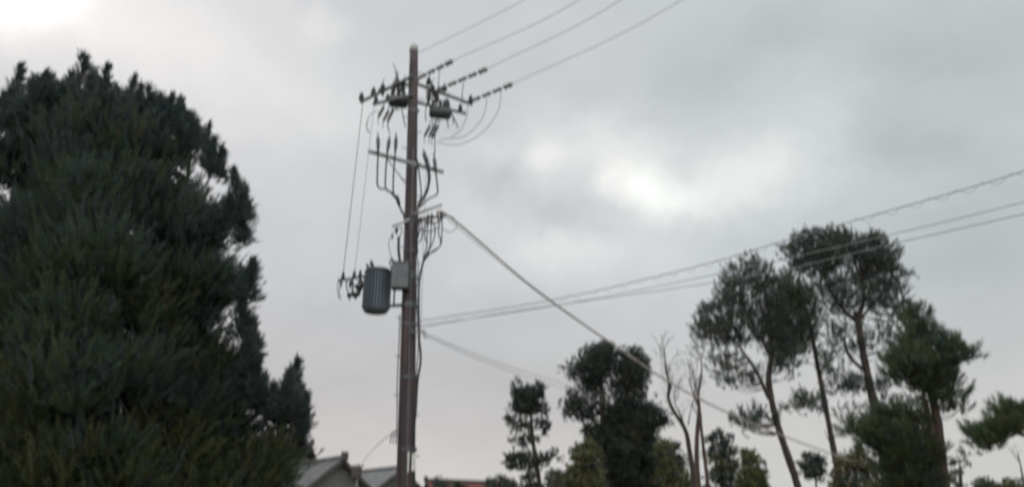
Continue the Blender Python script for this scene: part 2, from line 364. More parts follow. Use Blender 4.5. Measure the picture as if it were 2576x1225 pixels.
def plume_extra(rng):
    out = []
    for px, py, h, wd in plumes:
        py, h, px = py - 13, h + 18, px + (7 if px > 500 else 0); wd *= .9
        z = YL + rng.uniform(-.8, .8); tip = P(px, py, z); bot = P(px - (4 if px > 450 else 0), py + h, z)
        n = int(60 + h * 2.2); t = rng.random(n) ** .75; c = tip + (bot - tip) * t[:, None]
        wr = wd / F * YL * 1.25 * rng.uniform(.8, 1.3); off = rng.normal(size=(n, 3)) * [1, 1, .5] * (wr * .5 * (t ** .95 + .05))[:, None] + np.sin(t * rng.uniform(4, 9) + px)[:, None] * [wr * .18, 0, 0]
        d = unit(off * 2.4 + np.array([0, 0, .24]) + rng.normal(size=(n, 3)) * .05)
        out.append(shoots(rng, c + off - [0, 0, .05], d, 22, .14, .12, .009, .55))
    return np.concatenate(out)
tree('pine_tree', 'huge dark bushy evergreen filling the left side with spiky upright shoot tips', 'tree', None, YL,
     [([(215, 190), (225, 600), (240, 1100), (245, 1300)], .05, .33), ([(20, 300), (120, 800), (235, 1200)], .03, .15), ([(480, 380), (420, 800), (250, 1200)], .03, .16), ([(640, 1000), (480, 1150), (250, 1290)], .03, .12),
      ([(765, 1005), (735, 1060), (715, 1140), (600, 1250), (252, 1400)], .012, .09)],
     [{'p': big, 'd': 1.0}], 3, sp=27, cr=.50, nt=20, M=52, slen=.30, nlen=.13, w=.009, ang=.70, up=.95, thick=2.8, mats=(needle_blue, needle_green, needle_tip), mprob=(8, 3, .45), barkm=bark_dark,
     layers=4.2, low=True, extra=plume_extra, holes=((433, 450, 20), (325, 595, 15), (322, 847, 22), (315, 1035, 26), (245, 1090, 18), (405, 1100, 20), (0, 340, 26), (0, 490, 26), (560, 795, 15), (565, 470, 14), (100, 800, 12), (240, 590, 12), (625, 1035, 18)))

# --- tall pines on the right
PN = dict(slen=.34, nlen=.24, w=.019, ang=.80, up=1.2, M=28, stubs=14)
tree('pine_tree', 'tall pine with thin brown trunk and wide crown, left one of the tall group', 'tree', 'tall pines on the right', 42,
     [(c7([(440, 330), (465, 480), (470, 640), (460, 760), (500, 950), (590, 1225)]), .11, .21), (c7([(330, 600), (400, 700), (460, 830)]), .06, .11), (c7([(250, 500), (330, 600)]), .03, .06),
      (c7([(410, 390), (430, 440), (465, 500)]), .05, .10), (c7([(300, 330), (400, 520), (465, 640)]), .03, .07), (c7([(540, 380), (480, 560)]), .03, .07)],
     [c7([(118, 520), (150, 440), (240, 350), (290, 240), (330, 240), (390, 190), (470, 240), (500, 300), (520, 420), (500, 520), (440, 560), (330, 610), (150, 600)]),
      {'p': c7([(500, 560), (600, 560), (640, 660), (560, 760), (480, 740)]), 'sp': 17, 'd': .5},
      {'p': c7([(400, 560), (520, 480), (570, 560), (560, 680), (480, 690)]), 'd': 1.2},
      {'p': c7([(170, 620), (330, 620), (430, 700), (450, 780), (300, 800), (220, 740)]), 'sp': 15, 'd': .6},
      {'p': c7([(290, 930), (330, 890), (470, 890), (480, 950), (390, 990)]), 'sp': 11, 'd': .6}], 11, sp=14, cr=.42, nt=7, thick=2.0, mats=(needle_dark, needle_green, brown_m), mprob=(8, 2, .5), barkm=bark, layers=2.1, **PN)
tree('pine_tree', 'slim leaning pine whose bare trunk stands between the two broader crowned pines', 'tree', 'tall pines on the right', 43,
     [(c7([(600, 360), (640, 480), (670, 640), (720, 900), (780, 1225)]), .09, .18), (c7([(520, 520), (590, 560), (650, 600)]), .03, .06), (c7([(600, 850), (660, 860), (712, 900)]), .02, .04)],
     [{'p': c7([(660, 620), (760, 600), (800, 680), (740, 760), (680, 720)]), 'sp': 14, 'd': .5}, {'p': c7([(740, 880), (880, 860), (900, 960), (820, 980)]), 'sp': 18, 'd': .4},
      {'p': c7([(480, 290), (540, 270), (640, 330), (700, 400), (690, 500), (640, 600), (520, 640), (470, 500)]), 'd': 1.5},
      {'p': c7([(540, 860), (620, 800), (700, 830), (700, 890), (560, 900)]), 'sp': 11, 'd': .6}, {'p': c7([(560, 600), (680, 560), (700, 640), (600, 680)]), 'sp': 18, 'd': .4}],
     12, sp=14, cr=.42, nt=7, thick=2.0, mats=(needle_dark, needle_green), mprob=(6, 3), barkm=bark, layers=2.1, **PN)
tree('pine_tree', 'tallest pine with forked trunk under a broad flat topped crown', 'tree', 'tall pines on the right', 44,
     [(c7([(850, 440), (865, 520), (880, 620), (905, 740), (935, 880), (960, 1010), (990, 1225)]), .17, .27), (c7([(700, 260), (740, 360), (800, 440), (850, 480)]), .04, .15), (c7([(880, 290), (885, 380), (862, 470)]), .05, .14),
      (c7([(795, 560), (820, 640), (880, 700)]), .07, .12), (c7([(990, 330), (930, 400), (865, 480)]), .03, .09), (c7([(620, 180), (700, 280)]), .02, .06), (c7([(740, 790), (820, 780), (915, 790)]), .02, .05)],
     [{'p': c7([(525, 170), (620, 90), (720, 75), (800, 90), (850, 110), (920, 95), (1000, 130), (1045, 190), (1035, 270), (900, 260), (760, 250), (660, 290), (560, 260)]), 'd': 1.6},
      {'p': c7([(640, 280), (760, 240), (900, 250), (1040, 260), (1095, 275), (1070, 390), (1150, 450), (1050, 490), (980, 450), (870, 440), (800, 470), (720, 460), (680, 380)]), 'sp': 14, 'd': 1.0},
      {'p': c7([(690, 480), (850, 500), (1000, 480), (1090, 560), (960, 630), (800, 640), (700, 600)]), 'sp': 17, 'd': .6},
      {'p': c7([(720, 790), (740, 740), (830, 720), (900, 760), (980, 740), (990, 800), (860, 810), (740, 825)]), 'sp': 12, 'd': .7},
      {'p': c7([(960, 820), (1080, 820), (1100, 880), (980, 880)]), 'sp': 16, 'd': .5}], 13, sp=14, cr=.42, nt=7, thick=2.4, mats=(needle_dark, needle_green, brown_m), mprob=(8, 1, .3), barkm=bark, layers=2.1, **PN)
PG = dict(slen=.24, nlen=.20, w=.012, ang=.8, up=1.0, M=34)
tree('pine_tree', 'nearer bright green young pine with reddish trunk right of the tall pines', 'tree', None, 22,
     [(c7([(1140, 520), (1170, 700), (1185, 800), (1215, 950), (1245, 1225)]), .05, .17), (c7([(1300, 660), (1230, 740), (1188, 830)]), .02, .05), (c7([(900, 960), (1050, 1000), (1220, 1080)]), .02, .05), (c7([(1155, 830), (1190, 1000), (1195, 1225)]), .07, .13)],
     [{'p': c7([(1060, 480), (1100, 430), (1160, 445), (1165, 520), (1130, 560), (1070, 560)]), 'd': .5, 'sp': 17},
      {'p': c7([(1000, 640), (1060, 560), (1160, 520), (1250, 555), (1330, 610), (1390, 650), (1320, 700), (1290, 780), (1220, 800), (1130, 800), (1040, 780), (990, 730)]), 'd': 1.2},
      {'p': c7([(1110, 780), (1300, 780), (1350, 860), (1310, 900), (1240, 890), (1130, 860)]), 'sp': 20, 'd': .7},
      {'p': c7([(830, 960), (950, 890), (1080, 870), (1170, 940), (1190, 1060), (1190, 1290), (1010, 1290), (960, 1100), (880, 1040)]), 'd': 1.2},
      {'p': c7([(1180, 1000), (1260, 1060), (1240, 1290), (1170, 1290)]), 'd': .3}],
     14, sp=19, cr=.30, nt=9, thick=1.4, mats=(needle_green, needle_dark, needle_tip), mprob=(8, 3, .8), barkm=bark_red, layers=2.8, **PG)
tree('pine_tree', 'green pine bough reaching in at the right edge, its trunk out of frame', 'tree', None, 19,
     [(c7([(1740, 600), (1735, 800), (1730, 1000), (1740, 1290)]), .06, .15), (c7([(1360, 985), (1450, 975), (1550, 980), (1730, 1040)]), .012, .05)],
     [c7([(1360, 1010), (1400, 975), (1480, 955), (1520, 970), (1510, 1030), (1450, 1055), (1390, 1040)]), c7([(1500, 910), (1505, 880), (1560, 880), (1610, 870), (1640, 930), (1620, 1000), (1530, 1010), (1510, 960)]), c7([(1720, 560), (1900, 600), (1900, 960), (1720, 900)])],
     15, sp=17, cr=.24, nt=9, thick=.9, mats=(needle_green, needle_dark, needle_tip), mprob=(8, 3, .6), barkm=bark_red, layers=3.0, **PG)

# --- middle trees
tree('conifer_tree', 'small conifer with separated flat tiers, standing alone above the rooftops', 'tree', None, 38,
     [(c6([(405, 560), (415, 700), (420, 800), (445, 1000), (480, 1225)]), .05, .14), (c6([(240, 740), (330, 775), (415, 790)]), .02, .04), (c6([(540, 790), (470, 790), (420, 800)]), .02, .04),
      (c6([(600, 985), (540, 1010), (450, 1030)]), .02, .04), (c6([(250, 1010), (340, 1030), (450, 1050)]), .02, .04), (c6([(250, 650), (330, 670), (412, 690)]), .02, .04), (c6([(540, 650), (470, 670), (412, 690)]), .02, .04)],
     [{'p': c6([(295, 560), (300, 470), (330, 520), (390, 490), (420, 490), (455, 480), (495, 540), (480, 600), (470, 680), (310, 680)]), 'd': 1.8},
      {'p': c6([(245, 620), (300, 650), (480, 650), (530, 620), (535, 665), (470, 690), (330, 690), (260, 665)]), 'sp': 8},
      {'p': c6([(225, 740), (250, 710), (400, 765), (400, 790), (270, 780)]), 'sp': 8}, {'p': c6([(440, 780), (545, 720), (550, 800), (480, 810)]), 'sp': 8},
      {'p': c6([(255, 780), (400, 790), (400, 830), (260, 830)]), 'sp': 14, 'd': .5},
      {'p': c6([(265, 880), (400, 850), (480, 870), (400, 900), (290, 915)]), 'sp': 8},
      {'p': c6([(240, 980), (280, 1000), (360, 960), (440, 1000), (440, 1080), (330, 1130), (250, 1080)]), 'd': 1.0}, {'p': c6([(470, 1000), (540, 985), (605, 960), (605, 1000), (530, 1030), (500, 1090), (470, 1080)]), 'sp': 8},
      {'p': c6([(360, 1130), (470, 1130), (500, 1290), (360, 1290)])}, {'p': c6([(250, 690), (540, 690), (530, 830), (480, 950), (540, 1090), (260, 1110), (300, 930)]), 'sp': 24, 'd': .3},
      {'p': c6([(290, 450), (320, 450), (330, 560), (295, 560)]), 'sp': 6, 'd': .6}, {'p': c6([(440, 455), (490, 470), (495, 560), (450, 560)]), 'sp': 6, 'd': .6}],
     21, sp=9, cr=.27, nt=11, M=18, slen=.16, nlen=.16, w=.03, ang=.9, up=.8, thick=1.2, mats=(conifer_m, needle_dark), mprob=(3, 1), barkm=bark_dark, layers=1.2, branches=False)
tree('conifer_tree', 'broad dark drooping tree with lobed crown in the middle of the tree line', 'tree', None, 40,
     [(c6([(930, 400), (945, 560), (960, 820), (985, 1000), (1010, 1225)]), .10, .25), (c6([(700, 620), (850, 700), (955, 800)]), .03, .08), (c6([(1150, 400), (1100, 640), (985, 900)]), .04, .10), (c6([(760, 330), (860, 430), (935, 540)]), .03, .07)],
     [{'p': c6([(805, 210), (860, 175), (960, 150), (1040, 190), (1045, 330), (1030, 420), (960, 450), (810, 440), (800, 330)]), 'd': 1.6}, {'p': c6([(660, 370), (700, 310), (740, 260), (800, 280), (810, 400), (730, 410), (680, 390)]), 'd': .7},
      {'p': c6([(1050, 250), (1085, 180), (1200, 190), (1235, 260), (1290, 270), (1300, 380), (1255, 440), (1200, 510), (1060, 500), (1045, 380)]), 'd': 1.3}, {'p': c6([(1020, 440), (1290, 470), (1300, 560), (1200, 630), (1030, 640), (980, 560)]), 'd': .8}, {'p': c6([(800, 420), (950, 440), (930, 540), (760, 520)]), 'd': .8},
      {'p': c6([(650, 640), (680, 580), (740, 500), (900, 500), (930, 700), (880, 800), (820, 740), (700, 720)]), 'd': .8},
      {'p': c6([(990, 640), (1100, 590), (1250, 610), (1390, 660), (1415, 740), (1340, 760), (1330, 900), (1370, 1290), (1020, 1290), (960, 1100), (920, 960), (850, 880), (820, 790), (980, 760)]), 'd': 1.9}],
     22, sp=12, cr=.40, nt=15, M=20, slen=.14, nlen=.20, w=.026, ang=1.1, up=.25, thick=2.0, mats=(conifer_m, needle_dark, brown_m), mprob=(7, 2, .25), barkm=bark_dark, layers=1.5)
def bush(label, Y, poly, seed, m=(olive_m, needle_dark, brown_m), pr=(5, 2, 1), sp=12, d=1.5, name='shrub', cat='shrub', group=None, trunk=None, lw=.07):
    p = np.array(poly); cx = p[:, 0].mean(); y0 = p[:, 1].min()
    return tree(name, label, cat, group, Y, [(trunk or [(cx, (y0 + 1225) / 2), (cx + 3, 1225)], .03, .09)], [{'p': poly, 'd': d}], seed, sp=sp, cr=.34 * Y / 38, nt=10, M=14,
                nlen=.11 * Y / 38, w=lw * Y / 38, thick=1.5, mats=m, mprob=pr, barkm=bark_dark, leaf=True, layers=1.5)
bush('olive green shrub left of the broad dark drooping tree', 36, c6([(700, 970), (760, 900), (860, 890), (930, 960), (980, 1290), (600, 1290), (690, 1100)]), 31)
bush('ragged yellowish shrub between the broad dark tree and the leaning bare tree', 37, c6([(1360, 920), (1430, 870), (1480, 940), (1500, 1040), (1590, 1110), (1620, 1290), (1370, 1290)]), 32, sp=15, d=1.1)
bush('dark leafy shrub behind the double bare trunks', 46, c7([(170, 1290), (180, 1010), (215, 960), (270, 960), (320, 1060), (340, 1290)]), 33, m=(needle_dark, olive_m), pr=(4, 1), sp=15, d=1)
bush('rounded olive bush at the foot of the left tall pine', 40, c7([(310, 1290), (330, 1100), (360, 1040), (400, 1080), (440, 1150), (460, 1290)]), 34, m=(olive_m, needle_green), pr=(3, 2))
bush('low green bush at the foot of the leaning bare tree', 46, c7([(-60, 1290), (-50, 1080), (-20, 1010), (40, 1030), (90, 1130), (120, 1290)]), 35, m=(olive_m, needle_dark), pr=(1, 1), sp=13)
bush('small round crowned tree between the first two tall pine trunks', 50, c7([(600, 1110), (640, 1065), (700, 1085), (715, 1150), (690, 1190), (610, 1190)]), 36, m=(needle_dark, conifer_m), pr=(1, 1), name='young_tree', cat='tree', trunk=c7([(665, 1110), (672, 1225)]), d=1.2)
bush('brownish thin shrub behind the foot of the tallest pine', 41, c7([(720, 1290), (745, 1110), (800, 1070), (870, 1050), (930, 1090), (1000, 1290)]), 37, m=(brown_m, olive_m, needle_dark), pr=(2, 3, 2), sp=14, d=1.1)
bush('low leafy shrub in the bottom right corner', 30, c7([(1370, 1290), (1400, 1185), (1460, 1195), (1540, 1205), (1640, 1190), (1660, 1290)]), 38, m=(needle_green, brown_m, olive_m), pr=(3, 1, 1), d=1.1)
bush('sparse brown twiggy shrub right of the young green pine', 28, c7([(1260, 1290), (1265, 1090), (1320, 1030), (1370, 1060), (1340, 1120), (1330, 1290)]), 39, m=(brown_m, needle_dark), pr=(1, 1), sp=17, d=.5)
# far treetops over the rooftops
tops = [(1107, 1205, 14, 'small dark treetop directly above the red roof'), (1152, 1209, 18, 'low treetop between the red roof and the tiered conifer'), (1238, 1200, 22, 'far reddish treetop just left of the tiered conifer'),
        (1275, 1203, 20, 'far treetop touching the left side of the tiered conifer'), (1400, 1185, 26, 'far dark treetop between the tiered conifer and the olive shrub')]
for i, (x, y, hw, lab) in enumerate(tops):
    bush(lab, 62, [(x - hw, 1290), (x - hw, y + 14), (x - hw * .4, y + 3), (x, y), (x + hw * .5, y + 6), (x + hw, y + 16), (x + hw, 1290)], 50 + i, m=(needle_dark, brown_m), pr=(3, 1), sp=8, d=1, name='distant_tree', cat='tree', group='far treetops over the roofs', lw=.05)

# --- bare trees
def bare(label, Y, limbs, seed, tips, barkm=bark_red):
    rng = np.random.default_rng(seed); l0 = limbs[0][0]; f = P(*l0[-1], Y)
    root = thing('bare_tree', (float(f[0]), Y, 0)); tag(root, label, 'tree')
    b = MB(); nodes = []
    for i, (pts, r0, r1) in enumerate(limbs):
        pp = [P(x, y, Y + rng.uniform(-.15, .15)) for x, y in pts]
        if i == 0 or pts[-1][1] > 1220: pp.append(np.array([pp[-1][0] + .1, Y, -.05]))
        sm = spline(pp, 6); b.tube(sm, np.linspace(r0, r1, len(sm)), 8)
    b.build('trunk', barkm, root, True)
    tw = MB()
    def grow(a, d, ln, r, lev):
        e = a + d * ln; m_ = (a + e) / 2 + rng.normal(size=3) * ln * .07; tw.tube(spline([a, m_, e], 3), np.linspace(r, r * .45, 7), 4, False)
        if lev:
            for q in range(3):
                t = rng.uniform(.3, 1); dd = unit(d + rng.normal(size=3) * .42 + [0, 0, .12]); grow(a + (e - a) * t, dd, ln * rng.uniform(.45, .75), r * .5, lev - 1)
    for x, y, n in tips:
        for q in range(n):
            d = unit(np.array([rng.normal() * .45, rng.normal() * .35, 1.])); grow(P(x, y, Y), d, rng.uniform(.5, 1.1), .016, 3)
    tw.build('twigs', barkm, root)
bare('leaning leafless tree with a forked dark trunk, left of the double bare trunks', 34,
     [(c6([(1410, 190), (1430, 370), (1450, 450), (1442, 550), (1480, 650), (1570, 800), (1600, 950), (1640, 1225)]), .025, .13), (c6([(1490, 600), (1530, 680), (1575, 810)]), .02, .05), (c6([(1470, 400), (1462, 470), (1445, 550)]), .02, .045)], 61,
     [c6([(1410, 190)])[0] + (2,), c6([(1425, 330)])[0] + (3,), c6([(1450, 450)])[0] + (2,), c6([(1490, 600)])[0] + (3,), c6([(1540, 740)])[0] + (2,), c6([(1440, 540)])[0] + (2,)], bark_dark)
bare('leafless tree with two upright reddish trunks beside the left tall pine', 33,
     [(c6([(1690, 280), (1690, 400), (1665, 540), (1672, 650), (1655, 900), (1668, 1225)]), .022, .13), (c6([(1600, 430), (1640, 560), (1680, 660), (1690, 800), (1740, 1225)]), .02, .09), (c6([(1612, 640), (1590, 760)]), .015, .03)], 62,
     [c6([(1690, 280)])[0] + (3,), c6([(1600, 430)])[0] + (3,), c6([(1665, 540)])[0] + (3,), c6([(1680, 700)])[0] + (2,), c6([(1640, 560)])[0] + (2,), c6([(1612, 640)])[0] + (2,)])
bare('thin dark spike of a dead sapling at the right edge', 26, [(c7([(1573, 1075), (1585, 1130), (1605, 1225)]), .012, .04)], 63, [c7([(1590, 1150)])[0] + (1,)], bark_dark)

# ------------------------------------------------------------------ houses
def house(label, name, apex, d, length, pitch, halfw, roofm, wallm, eave_over=.5, wave=.3, chimney=False, hip=False):
    """apex: near ridge end (3-D); d: horizontal direction of the ridge away from it"""
    d = np.array([d[0], d[1], 0.]); d /= np.linalg.norm(d); n = np.array([-d[1], d[0], 0.]); up = np.array([0, 0, 1.])
    far = apex + d * length; c = (apex + far) / 2
    root = thing(name, (float(c[0]), float(c[1]), 0)); tag(root, label, 'house')
    drop = halfw * math.tan(pitch); ez = apex[2] - drop
    wl = MB(); hw = halfw - eave_over; wz = ez + eave_over * math.tan(pitch) - .12
    a0, a1 = apex + d * eave_over, far - d * eave_over
    def q(p, s, z): v = p + n * s * hw; v = v.copy(); v[2] = z; return v
    vs = [q(a0, -1, 0), q(a0, 1, 0), q(a1, 1, 0), q(a1, -1, 0), q(a0, -1, wz), q(a0, 1, wz), q(a1, 1, wz), q(a1, -1, wz)]
    t0 = a0.copy(); t0[2] = apex[2] - .14; t1 = a1.copy(); t1[2] = apex[2] - .14; vs += [t0, t1]
    wl.add(vs, [(0, 1, 5, 8, 4), (2, 3, 7, 9, 6), (1, 2, 6, 5), (3, 0, 4, 7), (4, 8, 9, 7), (5, 6, 9, 8)])
    wall = wl.build('wall', wallm, root)
    rf = MB()
    for s in (-1, 1):
        k = int(length / wave); down = (n * s * math.cos(pitch) - up * math.sin(pitch)); sl = halfw / math.cos(pitch); nr = n * s * math.sin(pitch) + up * math.cos(pitch)
        b0 = rf.n; vs = []; rows = int(sl / .3) + 1
        for i in range(k * 4 + 1):
            x = i / (k * 4) * length; hgt = .04 * math.sin(i * math.pi / 2) + .04
            for j in range(rows + 1):
                for st in (0, 1):
                    sj = j / rows * sl; vs.append(apex + d * x + down * sj + nr * (hgt + (.025 if st == 0 else 0)))
        m_ = (rows + 1) * 2; fs = [(i * m_ + j, (i + 1) * m_ + j, (i + 1) * m_ + j + 1, i * m_ + j + 1) for i in range(k * 4) for j in range(m_ - 1)]
        rf.add(vs, fs)
        # underside slab
        cc = (apex + far) / 2 + down * sl / 2 - nr * .05; rf.box(cc, (length, sl, .08), d, nr)
    roof = rf.build('roof', roofm, root)
    rc = MB(); rc.tube([apex + up * .12 - d * .1, far + up * .12 + d * .1], .13, 8); rc.box(c + up * .03, (length + .1, .34, .16), d); rc.box(apex + up * .16 - d * .12, (.16, .42, .5), d)
    rc.build('ridge_cap', tile_dark if roofm is not red_roof else fascia, roof, False)
    fb = MB()
    for s in (-1, 1):
        for e, o in ((apex, -1), (far, 1)):
            a = e + d * o * .03 - up * .10; b_ = e + n * s * halfw - up * (drop + .10) + d * o * .03; fb.bar(a, b_, .05, .24)
        fb.tube([apex + n * s * (halfw + .06) - up * (drop + .08), far + n * s * (halfw + .06) - up * (drop + .08)], .06, 8)
    fb.build('fascia', fascia, roof)
    for (p, u, nn, half) in ((a0, n, -d, hw), ((a0 + a1) / 2, d, -n * (1 if (-n)[1] < 0 else -1), length / 2 - 1)):
        for zz in (1.5, wz - 1.3):
            if zz < 1.4: continue
            for ss in (-.5, .5):
                ctr = p + u * ss * half; off = 0.02 if nn is -d or True else 0
                face = ctr + nn * ((0 if abs(nn @ d) > .5 else hw) + .02); face = face.copy(); face[2] = zz
                w = MB(); 
                for sx, sz, lx, lz in ((0, .5, 1.3, .07), (0, -.5, 1.3, .07), (-.62, 0, .07, .93), (.62, 0, .07, .93), (0, 0, .05, .93)): w.box(face + u * sx + up * sz, (lx, .08, lz), u)
                wo = w.build('window', galv, root); g_ = MB(); g_.box(face, (1.17, .03, .93), u); g_.build('pane', glass, wo)
    return root
RD = (-4.6, 12)
house('grey tiled house with gable wall next to the big left tree', 'tiled_house', P(864, 1154, 50), (-9, 10), 9, R(38), 3.4, tile_m, plaster)
house('lower light grey roofed house standing behind the utility pole', 'tiled_house', P(1013, 1178, 62), (-9, 9), 10, R(35), 4.0, tile_light, plaster)
house('red metal roofed house right of the utility pole', 'red_roofed_house', P(1074, 1211, 66), (1, .5), 5.2, R(33), 3.6, red_roof, plaster, wave=.4)
house('dark roofed upper storey house half hidden by the big left tree', 'dark_roofed_house', P(781, 1118, 60), (-1, .10), 9, R(30), 4.0, tile_dark, plaster)

# ------------------------------------------------------------------ utility pole
YP = 18.0
top, low = P(1041, 118, YP), P(1020, 1200, YP)
dirp = (low - top) / (top[2] - low[2]); foot = top + dirp * (top[2] + .05)
def pole_at(z): return top + dirp * (top[2] - z)
def pr(z): return .112 + (top[2] - z) * .0082
pole = thing('utility_pole', (float(foot[0]), float(foot[1]), 0))
tag(pole, 'tall dark brown utility pole carrying crossarms, transformer and many cables', 'utility pole')
b = MB(); zs = np.linspace(-.05, top[2], 24); b.tube([pole_at(z) for z in zs], [pr(z) for z in zs], 28); b.build('shaft', pole_m, pole, True)
b = MB(); b.lathe(top - [0, 0, .16], (0, 0, 1), [(0, .122), (.10, .124), (.17, .10), (.20, .04), (.205, .005)], 20); b.build('pole_cap', cap_m, pole, True)
for i, z in enumerate(np.arange(3.0, 13.6, .45)):
    c = pole_at(z); s = 1 if i % 2 else -1; b = MB(); e = c + np.array([s * (pr(z) + .10), -.10, 0])
    b.tube([c, e, e + [0, 0, .05]], .011, 6); o = b.build('step_bolt', galv_dark, pole)
for z in (13.15, 12.2, 10.55, 9.0, 8.3, 7.6, 6.9, 6.45, 5.2, 3.6):
    c = pole_at(z); b = MB(); b.lathe(c - [0, 0, .03], (0, 0, 1), [(0, pr(z) + .006), (.06, pr(z) + .006)], 24); b.box(c + [pr(z) + .02, -.04, 0], (.06, .05, .06)); b.build('band', galv_dark, pole)
b = MB(); pts = [pole_at(z) + [.05, -pr(z) - .018, 0] for z in np.linspace(1, 11, 12)]; b.tube(pts, .016, 8); b.build('conduit', galv_dark, pole, True)
b = MB(); pts = [pole_at(z) + [-.09, -pr(z) * .8 - .012, 0] for z in np.linspace(1, 9, 12)]; b.tube(pts, .012, 8); b.build('conduit', rubber, pole, True)
for x0, x1, y0, y1 in ((1023, 1029, 1139, 1186), (1035, 1045, 1142, 1183)):
    b = MB(); c = P((x0 + x1) / 2, (y0 + y1) / 2, YP - .22); w = (x1 - x0) / F * 17; h = (y1 - y0) / F * 18; b.box(c, (w, .012, h)); 
    b.bar(c + [0, .01, h * .3], pole_at(c[2]) + [0, 0, h * .3], .02, .02); b.build('number_plate', white_m, pole)
def insulator(base, axis, h, r, parent, m=porc, sheds=3, n=12):
    pf = [(0, r * .35)]
    for i in range(sheds):
        z = h * (.12 + .76 * i / sheds); dz = h * .76 / sheds; pf += [(z, r * .4), (z + dz * .15, r * (1 - .12 * i)), (z + dz * .55, r * (.8 - .1 * i)), (z + dz * .95, r * .42)]
    pf += [(h, r * .38)]; b = MB(); b.lathe(base, axis, pf, n); b.build('insulator', m, parent, True)
ZA = float(PH(1041, 198, 1)[2]) ; 
def zof(px, py): return float(P(px, py, YP)[2])
za = zof(1041, 200)
endL, endR = PH(908, 256, za), PH(1186, 262, za); cA = pole_at(za)
def arm(a, b_, w=.062):
    m = MB(); m.bar(a, b_, w, w)
    d = unit(b_ - a); m.box(a, (.02, w + .02, w + .02), d); m.box(b_, (.02, w + .02, w + .02), d)
    return m.build('crossarm', galv_dark, pole)
armL, armR = arm(endL, cA + [0, -.16, 0]), arm(endR, cA + [0, .16, 0])
za2 = zof(1038, 247); cB = pole_at(za2); eL2, eR2 = PH(940, 262, za2), PH(1170, 285, za2)
armL2, armR2 = arm(eL2, cB + [0, -.17, 0], .06), arm(eR2, cB + [0, .17, 0], .06)
for a, e, p_ in ((cB, endL, armL), (cB, endR, armR)):
    m = MB(); m.bar(a, a + (e - a) * .55 + [0, 0, 0], .03, .008); m.build('brace', galv_dark, p_)
for t in (.0, .24, .42): insulator(endL + (cA - endL) * t + [0, 0, .04], (0, 0, 1), .26, .085, armL, porc_dark)
for t in (.02, .48, .75): insulator(endR + (cA - endR) * t + [0, 0, .04], (0, 0, 1), .24, .08, armR, porc_dark)
for t in (.05, .35): insulator(eL2 + (cB - eL2) * t + [0, 0, .03], (0, 0, 1), .22, .07, armL2, porc_dark)
for t in (.1, .4): insulator(eR2 + (cB - eR2) * t + [0, 0, .03], (0, 0, 1), .22, .07, armR2, porc_dark)
# short vertical leads rising off the arms
leads = [([(1012, 240), (1004, 205), (995, 175), (988, 160)], 'thin dark lead rising above the left switch to a point'), ([(1003, 235), (998, 200), (994, 178)], 'shorter twisted lead beside the point above the left switch'),
         ([(1108, 280), (1103, 240), (1103, 200), (1107, 168)], 'long curved lead rising from the right switch to the uppermost string'), ([(1082, 275), (1072, 240), (1076, 205), (1080, 190)], 'lead curving up between the pole and the right switch'),
         ([(1166, 262), (1162, 240), (1166, 208)], 'straight lead hanging from the middle string to the arm end insulator'), ([(1092, 285), (1086, 250), (1088, 222), (1080, 195)], 'thin crooked lead left of the long curved lead')]
for i, (pts, lab) in enumerate(leads): wire('jumper_lead', [P(x, y, YP + .35 + .1 * (i % 3)) for x, y in pts], .012, rubber, lab, 'cable', 'jumper leads around the pole head')

# strain strings and overhead conductors
def string(a_px, b_px, nseg, label, wlabel, far, grp):
    a, e = PH(*a_px, za + .08), PH(*b_px, za + .25)
    root = thing('insulator_string', tuple(float(v) for v in a)); tag(root, label, 'insulator', 'strain insulator strings on the pole head')
    m = MB(); m.tube([a, e], .014, 6); m.build('rod', galv_dark, root)
    sag = np.array([0, 0, -.10])
    for i in range(nseg):
        t0, t1 = (i + .12) / nseg, (i + .88) / nseg; p0 = a + (e - a) * t0; p1 = a + (e - a) * t1; ln = np.linalg.norm(p1 - p0)
        b = MB(); r = .06 if i < nseg - 1 else .075
        b.lathe(p0, p1 - p0, [(0, r * .6), (.02, r), (ln * .3, r), (ln * .34, r * .75), (ln * .6, r * .75), (ln * .64, r), (ln - .02, r), (ln, r * .6)], 12); b.build('insulator', porc, root, True)
    f = PH(*far, za + .5); md = (e + f) / 2 - [0, 0, .35]
    wire('overhead_wire', [e, md, f], .0075, wire_m, wlabel, 'power line', 'high overhead wires running to the upper right', k=20, ext=30)
    return a, e
a1, e1 = string((1052, 196), (1140, 152), 4, 'uppermost grey insulator string beside the pole top', 'overhead wire leaving the uppermost insulator string', (1780, -220), 1)
a2, e2 = string((1100, 226), (1227, 172), 5, 'middle grey insulator string, the darkest of the set', 'overhead wire leaving the middle insulator string', (1900, -240), 1)
a3, e3 = string((1184, 254), (1291, 210), 4, 'lowest grey insulator string at the right arm end', 'overhead wire leaving the lowest insulator string', (2080, -240), 1)
g0 = PH(1054, 132, top[2] - .25); wire('ground_wire', [g0, (g0 + PH(1640, -200, top[2])) / 2 - [0, 0, .2], PH(1640, -200, top[2])], .007, wire_m, 'faint thinnest overhead wire starting at the pole top', 'power line', 'high overhead wires running to the upper right', k=20, ext=30)

